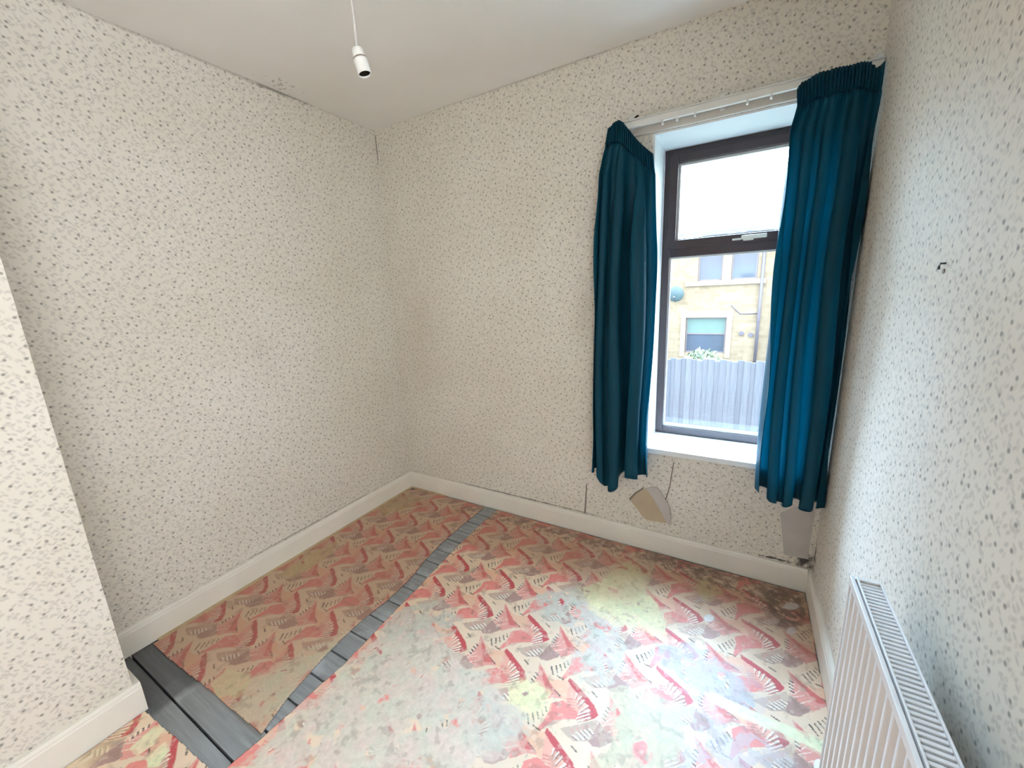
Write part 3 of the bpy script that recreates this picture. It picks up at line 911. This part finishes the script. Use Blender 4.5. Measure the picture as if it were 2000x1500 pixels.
def floor_print(X, Y, shade_dirt=0.0):
    u = np.mod(X - TILE_O[0], PXM) * 1000.0
    v = np.mod(Y - TILE_O[1], PYM) * 1000.0
    iu = np.clip(u.astype(int), 0, NXT - 1); iv = np.clip(v.astype(int), 0, NYT - 1)
    C = TILE[iv, iu].copy()
    # overall ageing of the print
    age = vnoise(X, Y, 0.25, 5, 4)
    C *= (0.86 + 0.28 * age)[..., None]
    scuff = vnoise(X, Y, 0.018, 9, 3)
    k = np.clip((scuff - 0.60) / 0.12, 0, 1) * 0.35
    C = C * (1 - k[..., None]) + np.array((0.72, 0.62, 0.48)) * k[..., None]
    w1 = vnoise(X, Y, 0.09, 21, 4) - 0.5
    w2 = vnoise(X, Y, 0.09, 22, 4) - 0.5
    for i, (poly, col, stg, cov, wob, cell) in enumerate(WEAR):
        P = [tuple(px_on(q, 2, 0)[:2]) for q in poly]
        # soft edge: average of several wobbled copies of the outline
        msk = np.zeros(X.shape)
        for (s, wt) in ((1.0, 0.4), (1.8, 0.3), (-1.4, 0.3)):
            msk += wt * inpoly(X + w1 * wob * 4 * s, Y + w2 * wob * 4 * s, P)
        if not msk.any():
            continue
        mot = vnoise(X, Y, cell, 40 + i, 4)
        lim = 0.5 - (cov - 0.5) * 0.55
        mk = msk * np.clip((mot - lim) / 0.10 + 0.5, 0, 1) * stg
        fine = 0.86 + 0.28 * vnoise(X, Y, 0.012, 70 + i, 3)
        tint = vnoise(X, Y, 0.05, 90 + i, 3) - 0.5
        cc = np.array(col) * fine[..., None] * (1 + tint[..., None] * np.array((0.22, -0.10, 0.0)))
        C = C * (1 - mk[..., None]) + cc * mk[..., None]
    # brown grime left where furniture and edges kept it
    g = np.clip((vnoise(X, Y, 0.03, 33, 4) - 0.62) / 0.1, 0, 1) * 0.3
    C = C * (1 - g[..., None]) + np.array((0.20, 0.13, 0.09)) * g[..., None]
    # dim light painted in brown with some dirt: left sheet, big sheet's window edge
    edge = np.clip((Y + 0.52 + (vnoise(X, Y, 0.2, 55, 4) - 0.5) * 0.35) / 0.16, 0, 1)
    dm = np.maximum(shade_dirt, 0.9 * edge)[..., None]
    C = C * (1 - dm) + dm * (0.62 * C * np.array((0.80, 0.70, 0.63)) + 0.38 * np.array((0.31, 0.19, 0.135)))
    return np.clip(C, 0.01, 0.92)


def vinyl(name, label, outline, shade_dirt=0.0, fine_to=-1.92, step=0.0029):
    xs0, xs1 = min(p[0] for p in outline), max(p[0] for p in outline)
    ys0, ys1 = min(p[1] for p in outline), max(p[1] for p in outline)
    gx = np.arange(xs0, xs1 + step, step)
    fy = np.arange(max(ys0, fine_to), ys1 + step, step)
    if ys0 < fine_to:
        fy = np.concatenate([np.arange(ys0, fine_to - 0.01, 0.02), fy])
    if ys1 < fine_to:
        fy = np.arange(ys0, ys1, 0.02)
    X, Y = np.meshgrid(gx, fy)
    ny_, nx_ = X.shape
    xc, yc = (X[:-1, :-1] + X[1:, 1:]) / 2, (Y[:-1, :-1] + Y[1:, 1:]) / 2
    ew = (vnoise(xc, yc, 0.15, 3, 2) - 0.5) * 0.008
    keep = inpoly(xc + ew, yc + ew, outline)
    idx = np.arange(ny_ * nx_).reshape(ny_, nx_)
    q = np.stack([idx[:-1, :-1], idx[:-1, 1:], idx[1:, 1:], idx[1:, :-1]], -1)[keep]
    zz = (vnoise(X, Y, 0.22, 61, 3) - 0.5) * 0.0035
    Cc = floor_print(X, Y, shade_dirt)
    V = np.stack([X, Y, zz], -1).reshape(-1, 3)
    # side faces along the cut edges (real thickness)
    kp = np.pad(keep, 1)
    edges = []
    I, J = np.nonzero(keep)
    for (di, dj, a, b) in ((-1, 0, (0, 0), (0, 1)), (1, 0, (1, 1), (1, 0)), (0, -1, (1, 0), (0, 0)), (0, 1, (0, 1), (1, 1))):
        bd_ = ~kp[I + 1 + di, J + 1 + dj]
        ii, jj = I[bd_], J[bd_]
        edges.append(np.stack([idx[ii + a[0], jj + a[1]], idx[ii + b[0], jj + b[1]]], -1))
    E_ = np.concatenate(edges)
    bv = np.unique(E_)
    mapb = np.full(ny_ * nx_, -1); mapb[bv] = len(V) + np.arange(len(bv))
    lowv = V[bv].copy(); lowv[:, 2] = -0.0062
    sq = np.stack([E_[:, 1], E_[:, 0], mapb[E_[:, 0]], mapb[E_[:, 1]]], -1)
    V = np.concatenate([V, lowv]); Q = np.concatenate([q, sq])
    colr = np.concatenate([Cc.reshape(-1, 3), np.tile((0.10, 0.07, 0.055), (len(bv), 1))])
    used = np.unique(Q)
    remap = np.full(len(V), -1); remap[used] = np.arange(len(used))
    V, colr, Q = V[used], colr[used], remap[Q]
    me = bpy.data.meshes.new(name)
    me.vertices.add(len(V)); me.vertices.foreach_set('co', V.ravel().astype(np.float32))
    me.loops.add(Q.size); me.loops.foreach_set('vertex_index', Q.ravel().astype(np.int32))
    me.polygons.add(len(Q)); me.polygons.foreach_set('loop_start', (np.arange(len(Q)) * 4).astype(np.int32))
    me.update(calc_edges=True)
    at = me.color_attributes.new('print', 'FLOAT_COLOR', 'POINT')
    at.data.foreach_set('color', np.concatenate([colr, np.ones((len(colr), 1))], 1).ravel().astype(np.float32))
    me.materials.append(M['lino'])
    o = link(bpy.data.objects.new(name, me))
    return tag(o, label, 'floor covering', 'old printed vinyl sheets on the floor')


XR = W - 0.020
strip_l = [(.706, -.030), (.704, -.30), (.706, -.52), (.722, -.652), (.748, -.752), (.761, -.866), (.765, -.966), (.757, -1.10), (.758, -1.175), (.768, -1.285), (.785, -1.389), (.806, -1.491), (.846, -1.612)]
strip_r = [(.803, -.028), (.806, -.25), (.815, -.5), (.835, -.75), (.848, -.963), (.866, -1.177), (.876, -1.283), (.872, -1.387), (.872, -1.492), (.866, -1.60), (.858, -1.70)]
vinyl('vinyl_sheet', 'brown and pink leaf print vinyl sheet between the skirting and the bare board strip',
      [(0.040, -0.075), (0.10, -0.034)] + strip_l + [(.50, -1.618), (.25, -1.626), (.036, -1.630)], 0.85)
vinyl('vinyl_sheet', 'large worn vinyl sheet with pink leaf print and bald yellow patches under the window',
      strip_r[::1] + [(.865, D + 0.02), (XR, D + 0.02), (XR, -.92), (XR - 0.012, -.85), (XR - 0.03, -.815), (XR - 0.005, -.80), (XR, -.75), (XR, -.028)])
vinyl('vinyl_sheet', 'vinyl sheet with pale yellow bald patches against the chimney breast skirting',
      [(CX + 0.022, -1.773), (.46, -1.768), (.62, -1.757), (.80, -1.748), (.845, -1.75), (.85, D + 0.02), (CX + 0.022, D + 0.02)])

# thin wooden gripper strips along the walls
g1 = MB().prism([(0.019, -0.0065), (0.040, -0.0065), (0.040, 0.0005), (0.019, 0.002)], 1, -1.61, -0.022)
tag(g1.build('gripper_strip', M['gripper']), 'thin bare wood carpet gripper strip beside the chimney wall skirting', 'wood strip')
g2 = MB().prism([(-0.019, -0.0065), (-0.033, -0.0065), (-0.033, 0.001), (-0.019, 0.003)], 0, 0.045, 0.36)
tag(g2.build('gripper_strip', M['gripper']), 'short bare wood gripper strip in the corner under the window wall', 'wood strip')

# ------------------------------------------------------------------ outdoors
GZ = -1.95


def stone_mat():
    t = NT('coursed_stone')
    co = t.n('ShaderNodeNewGeometry').outputs['Position']
    mp = t.n('ShaderNodeMapping'); t.set(mp, 'Vector', co); mp.inputs['Rotation'].default_value = (math.pi / 2, 0, 0)
    b = t.n('ShaderNodeTexBrick'); t.set(b, 'Vector', mp.outputs[0])
    b.inputs['Scale'].default_value = 1.0
    b.inputs['Brick Width'].default_value = 0.34; b.inputs['Row Height'].default_value = 0.13; b.inputs['Mortar Size'].default_value = 0.008
    b.inputs['Color1'].default_value = (0.205, 0.180, 0.132, 1); b.inputs['Color2'].default_value = (0.265, 0.235, 0.178, 1); b.inputs['Mortar'].default_value = (0.25, 0.22, 0.18, 1)
    c = t.mix(t.ramp(t.noise(co, 4, 4), 0.3, 0.7), b.outputs['Color'], t.mix(1.0, b.outputs['Color'], (0.8, 0.78, 0.75), 'MULTIPLY'))
    return t.finish(c, 0.9, b.outputs['Fac'], 0.4, 0.01)


M['stone'] = stone_mat()
M['dressed'] = paint('dressed_stone', (0.30, 0.265, 0.21), 0.85, 0.06, 4, 0.2)
M['slate'] = paint('roof_slate', (0.035, 0.036, 0.046), 0.7, 0.12, 5, 0.3)
M['upvc'] = paint('pale_window_frame', (0.16, 0.15, 0.17), 0.4, 0.05, 6, 0.05)
M['far_glass'] = paint('far_window_glass', (0.06, 0.085, 0.13), 0.08, 0.05, 3, 0.0)
M['blind'] = paint('pale_green_blind', (0.10, 0.185, 0.19), 0.7, 0.04, 5, 0.05)
M['pipe_grey'] = paint('downpipe_grey', (0.10, 0.10, 0.14), 0.5, 0.05, 8, 0.05)
M['dish'] = paint('dish_grey', (0.07, 0.125, 0.155), 0.5, 0.05, 8, 0.05)
M['gravel'] = paint('garden_ground', (0.06, 0.065, 0.035), 0.95, 0.15, 3, 0.5)
M['leaf'] = paint('shrub_leaf', (0.10, 0.16, 0.08), 0.5, 0.2, 6, 0.1, Subsurface_Weight=0.0)
_t = NT('weathered_fence')
_co = _t.n('ShaderNodeTexCoord').outputs['Object']
_info = _t.n('ShaderNodeObjectInfo').outputs['Random']
_mp = _t.n('ShaderNodeMapping'); _t.set(_mp, 'Vector', _co); _mp.inputs['Scale'].default_value = (40, 40, 2.0)
_cc = _t.mix(_info, (0.080, 0.095, 0.128), (0.110, 0.130, 0.168))
_cc = _t.mix(_t.ramp(_t.noise(_mp.outputs[0], 1.0, 4), 0.4, 0.75), _cc, (0.060, 0.072, 0.098))
M['fence'] = _t.finish(_cc, 0.85, _t.noise(_mp.outputs[0], 1, 3), 0.3, 0.003)

g = MB().box(-14, 18, T, 34, GZ - 0.2, GZ)
structure('ground_outside', g, M['gravel'], 'garden ground beyond the window', 'ground', False)

# fence
FYF = 7.0
ftop = px_on((1400, 702), 1, FYF)[2]
fence = empty('garden_fence', (0, 0, 0))
tag(fence, 'tall weathered vertical board fence across the garden', 'fence')
bw = 0.118
fb = []
for q in range(3):
    hh = ftop - GZ - 0.02 * q
    fb.append(MB().box(0, bw, -0.012, 0.010, 0, hh).mesh('fence_board', M['fence'], 0.003))
x = -4.2
i = 0
while x < 8.2:
    o = link(bpy.data.objects.new('fence_board', fb[i % 3 if i % 5 else 0]), fence)
    o.location = (x, FYF - (0.012 if i % 2 else 0.0), GZ)
    o.rotation_euler = (0, random.uniform(-0.004, 0.004), random.uniform(-0.03, 0.03))
    x += 0.104 + random.uniform(-0.004, 0.006)
    i += 1
for zz_ in (GZ + 0.3, ftop - 0.3):
    MB().box(-4.2, 8.2, FYF + 0.012, FYF + 0.06, zz_ - 0.04, zz_ + 0.04).build('rail', M['fence'], fence)
for px_ in (-3.5, -0.8, 1.9, 4.6, 7.3):
    MB().box(px_ - 0.05, px_ + 0.05, FYF + 0.06, FYF + 0.16, GZ, ftop - 0.05).build('post', M['fence'], fence)

# neighbour house
HY = 14.0
house = empty('stone_house', (2, HY, GZ)); house.location = (0, 0, 0)
tag(house, 'two storey yellow stone house with slate roof beyond the fence', 'house')
def hz(q):
    return px_on(q, 1, HY)
lw = (hz((1340, 620))[0], hz((1420, 620))[0], -0.95, hz((1380, 620))[2])
u1 = (hz((1364, 520))[0], hz((1412, 520))[0], hz((1390, 547))[2], 2.85)
u2 = (hz((1429, 520))[0], hz((1481, 520))[0], hz((1455, 545))[2], 2.85)
u1 = (u1[0], u1[1], u2[2], 2.85)
xtra = [(-3.4, -2.5, u2[2], 2.85), (-3.6, -2.3, -0.95, lw[3]), (5.2, 6.1, u2[2], 2.85), (5.0, 6.3, -0.95, lw[3])]
EZ, RZ = 3.15, 4.35
hw = panel_with_holes(MB(), -5.5, 8.5, GZ, EZ, HY, HY + 0.3, [lw, u1, u2] + xtra)
hw.box(-5.5, -5.2, HY + 0.3, HY + 6, GZ, EZ); hw.box(8.2, 8.5, HY + 0.3, HY + 6, GZ, EZ); hw.box(-5.5, 8.5, HY + 6, HY + 6.3, GZ, EZ)
hw.prism([(HY, EZ), (HY + 6.3, EZ), (HY + 3.15, RZ)], 0, -5.5, -5.2); hw.prism([(HY, EZ), (HY + 6.3, EZ), (HY + 3.15, RZ)], 0, 8.2, 8.5)
hw.build('wall', M['stone'], house)
rf = MB()
rf.prism([(HY - 0.25, EZ - 0.02), (HY + 3.15, RZ + 0.05), (HY + 6.55, EZ - 0.02), (HY + 6.55, EZ + 0.08), (HY + 3.15, RZ + 0.17), (HY - 0.25, EZ + 0.08)], 0, -5.7, 8.7)
ro = rf.build('roof', M['slate'], house)
MB().box(-3.4, -2.5, HY + 2.8, HY + 3.5, RZ - 0.2, RZ + 1.0).build('chimney_stack', M['stone'], ro)
MB().tube([(-5.6, HY - 0.27, EZ - 0.02), (8.6, HY - 0.27, EZ - 0.02)], 0.06, 8).build('gutter', M['pipe_grey'], house)
for n_, w_ in enumerate([lw, u1, u2] + xtra):
    f = MB()
    e = 0.05
    f.box(w_[0], w_[0] + e, HY + 0.10, HY + 0.16, w_[2], w_[3]); f.box(w_[1] - e, w_[1], HY + 0.10, HY + 0.16, w_[2], w_[3])
    f.box(w_[0] + e, w_[1] - e, HY + 0.10, HY + 0.16, w_[2], w_[2] + e); f.box(w_[0] + e, w_[1] - e, HY + 0.10, HY + 0.16, w_[3] - e, w_[3])
    if n_ in (0, 4, 6):
        tz = w_[3] - 0.62
        f.box(w_[0] + e, w_[1] - e, HY + 0.10, HY + 0.16, tz, tz + 0.05)
    wo = f.build('window', M['upvc'], house)
    MB().box(w_[0] + e, w_[1] - e, HY + 0.13, HY + 0.14, w_[2] + e, w_[3] - e).build('pane', M['far_glass'], wo)
    if n_ == 0:
        MB().box(w_[0] + e, w_[1] - e, HY + 0.115, HY + 0.128, tz + 0.05, w_[3] - e).build('blind', M['blind'], wo)
MB().box(u1[0] - 0.40, u2[1] + 0.25, HY - 0.10, HY + 0.06, u1[2] - 0.16, u1[2]).build('window_sill', M['dressed'], house)
MB().box(u1[1], u2[0], HY - 0.03, HY + 0.08, u1[2], 2.85).build('stone_mullion', M['dressed'], house)
MB().box(lw[0] - 0.2, lw[1] + 0.2, HY - 0.03, HY + 0.05, lw[3], lw[3] + 0.24).build('lintel', M['dressed'], house)
for s_ in (lw[0] - 0.17, lw[1]):
    MB().box(s_, s_ + 0.17, HY - 0.025, HY + 0.05, -1.1, lw[3]).build('jamb_stone', M['dressed'], house)
dpx = hz((1487, 560))[0]
dp = MB().tube([(dpx, HY - 0.09, EZ - 0.05), (dpx, HY - 0.09, GZ)], 0.05, 10)
dp.build('downpipe', M['pipe_grey'], house)
MB().box(dpx + 0.35, dpx + 0.5, HY - 0.05, HY, GZ, 0.9).build('white_pipe_box', M['reveal'], house)
c0, c1, c2 = hz((1428, 596)), hz((1446, 613)), hz((1484, 612))
MB().tube([(c0[0], HY - 0.02, c0[2]), (c1[0], HY - 0.02, c1[2]), (c2[0], HY - 0.02, c2[2])], 0.02, 6).build('cable', M['pipe_grey'], house)
for q in ((1448, 651), (1466, 654)):
    v_ = hz(q)
    MB().tube([(v_[0], HY - 0.05, v_[2]), (v_[0], HY + 0.02, v_[2])], 0.075, 12).build('wall_vent', M['pipe_grey'], house)
d_ = hz((1322, 574))
dish = empty('satellite_dish', (d_[0], HY - 0.01, d_[2]))
tag(dish, 'grey oval satellite dish on the stone house wall', 'satellite dish')
dm = MB()
dm.lathe([(0.001, 0.06), (0.12, 0.05), (0.22, 0.025), (0.28, 0.0), (0.285, -0.006), (0.22, 0.016), (0.001, 0.05)], n=24)
do = dm.build('reflector', M['dish'], dish)
do.matrix_local = Matrix.Translation((0, -0.30, 0)) @ Matrix.Rotation(math.radians(-75), 4, 'X') @ Matrix.Scale(-1, 4, (0, 0, 1))
MB().tube([(0, 0.0, -0.08), (0, -0.12, -0.08), (0, -0.27, -0.02)], 0.022, 8).build('mount_arm', M['pipe_grey'], dish)
MB().tube([(0, -0.30, -0.28), (0, -0.62, -0.12)], 0.014, 8).build('feed_arm', M['pipe_grey'], dish)
MB().tube([(0, -0.60, -0.13), (0, -0.68, -0.09)], 0.03, 8).build('receiver', M['pipe_grey'], dish)

# shrub showing over the fence
s0 = px_on((1372, 690), 1, 9.2)
sh = empty('garden_shrub', (s0[0], 9.2, GZ))
tag(sh, 'pale leafy shrub showing just above the fence', 'shrub')
lm = MB()
for k in range(900):
    a, b = random.uniform(0, 2 * math.pi), math.acos(random.uniform(-1, 1))
    rr = random.uniform(0.5, 1.0) ** 0.5
    c = Vector((0.55 * rr * math.sin(b) * math.cos(a), 0.5 * rr * math.sin(b) * math.sin(a), s0[2] - GZ - 0.55 + 0.68 * rr * math.cos(b)))
    e1 = Vector((random.gauss(0, 1), random.gauss(0, 1), random.gauss(0, 1))).normalized()
    e2 = e1.orthogonal().normalized()
    l_, w_ = random.uniform(0.05, 0.09), random.uniform(0.02, 0.035)
    lm.add([c - e1 * l_, c + e2 * w_, c + e1 * l_, c - e2 * w_], [(0, 1, 2, 3)])
lm.build('foliage', M['leaf'], sh)['kind'] = 'stuff'
MB().tube([(0, 0, 0), (0.03, 0.02, 0.5), (0.0, 0.0, s0[2] - GZ - 0.4)], [0.04, 0.03, 0.015], 8).build('stem', M['gripper'], sh)
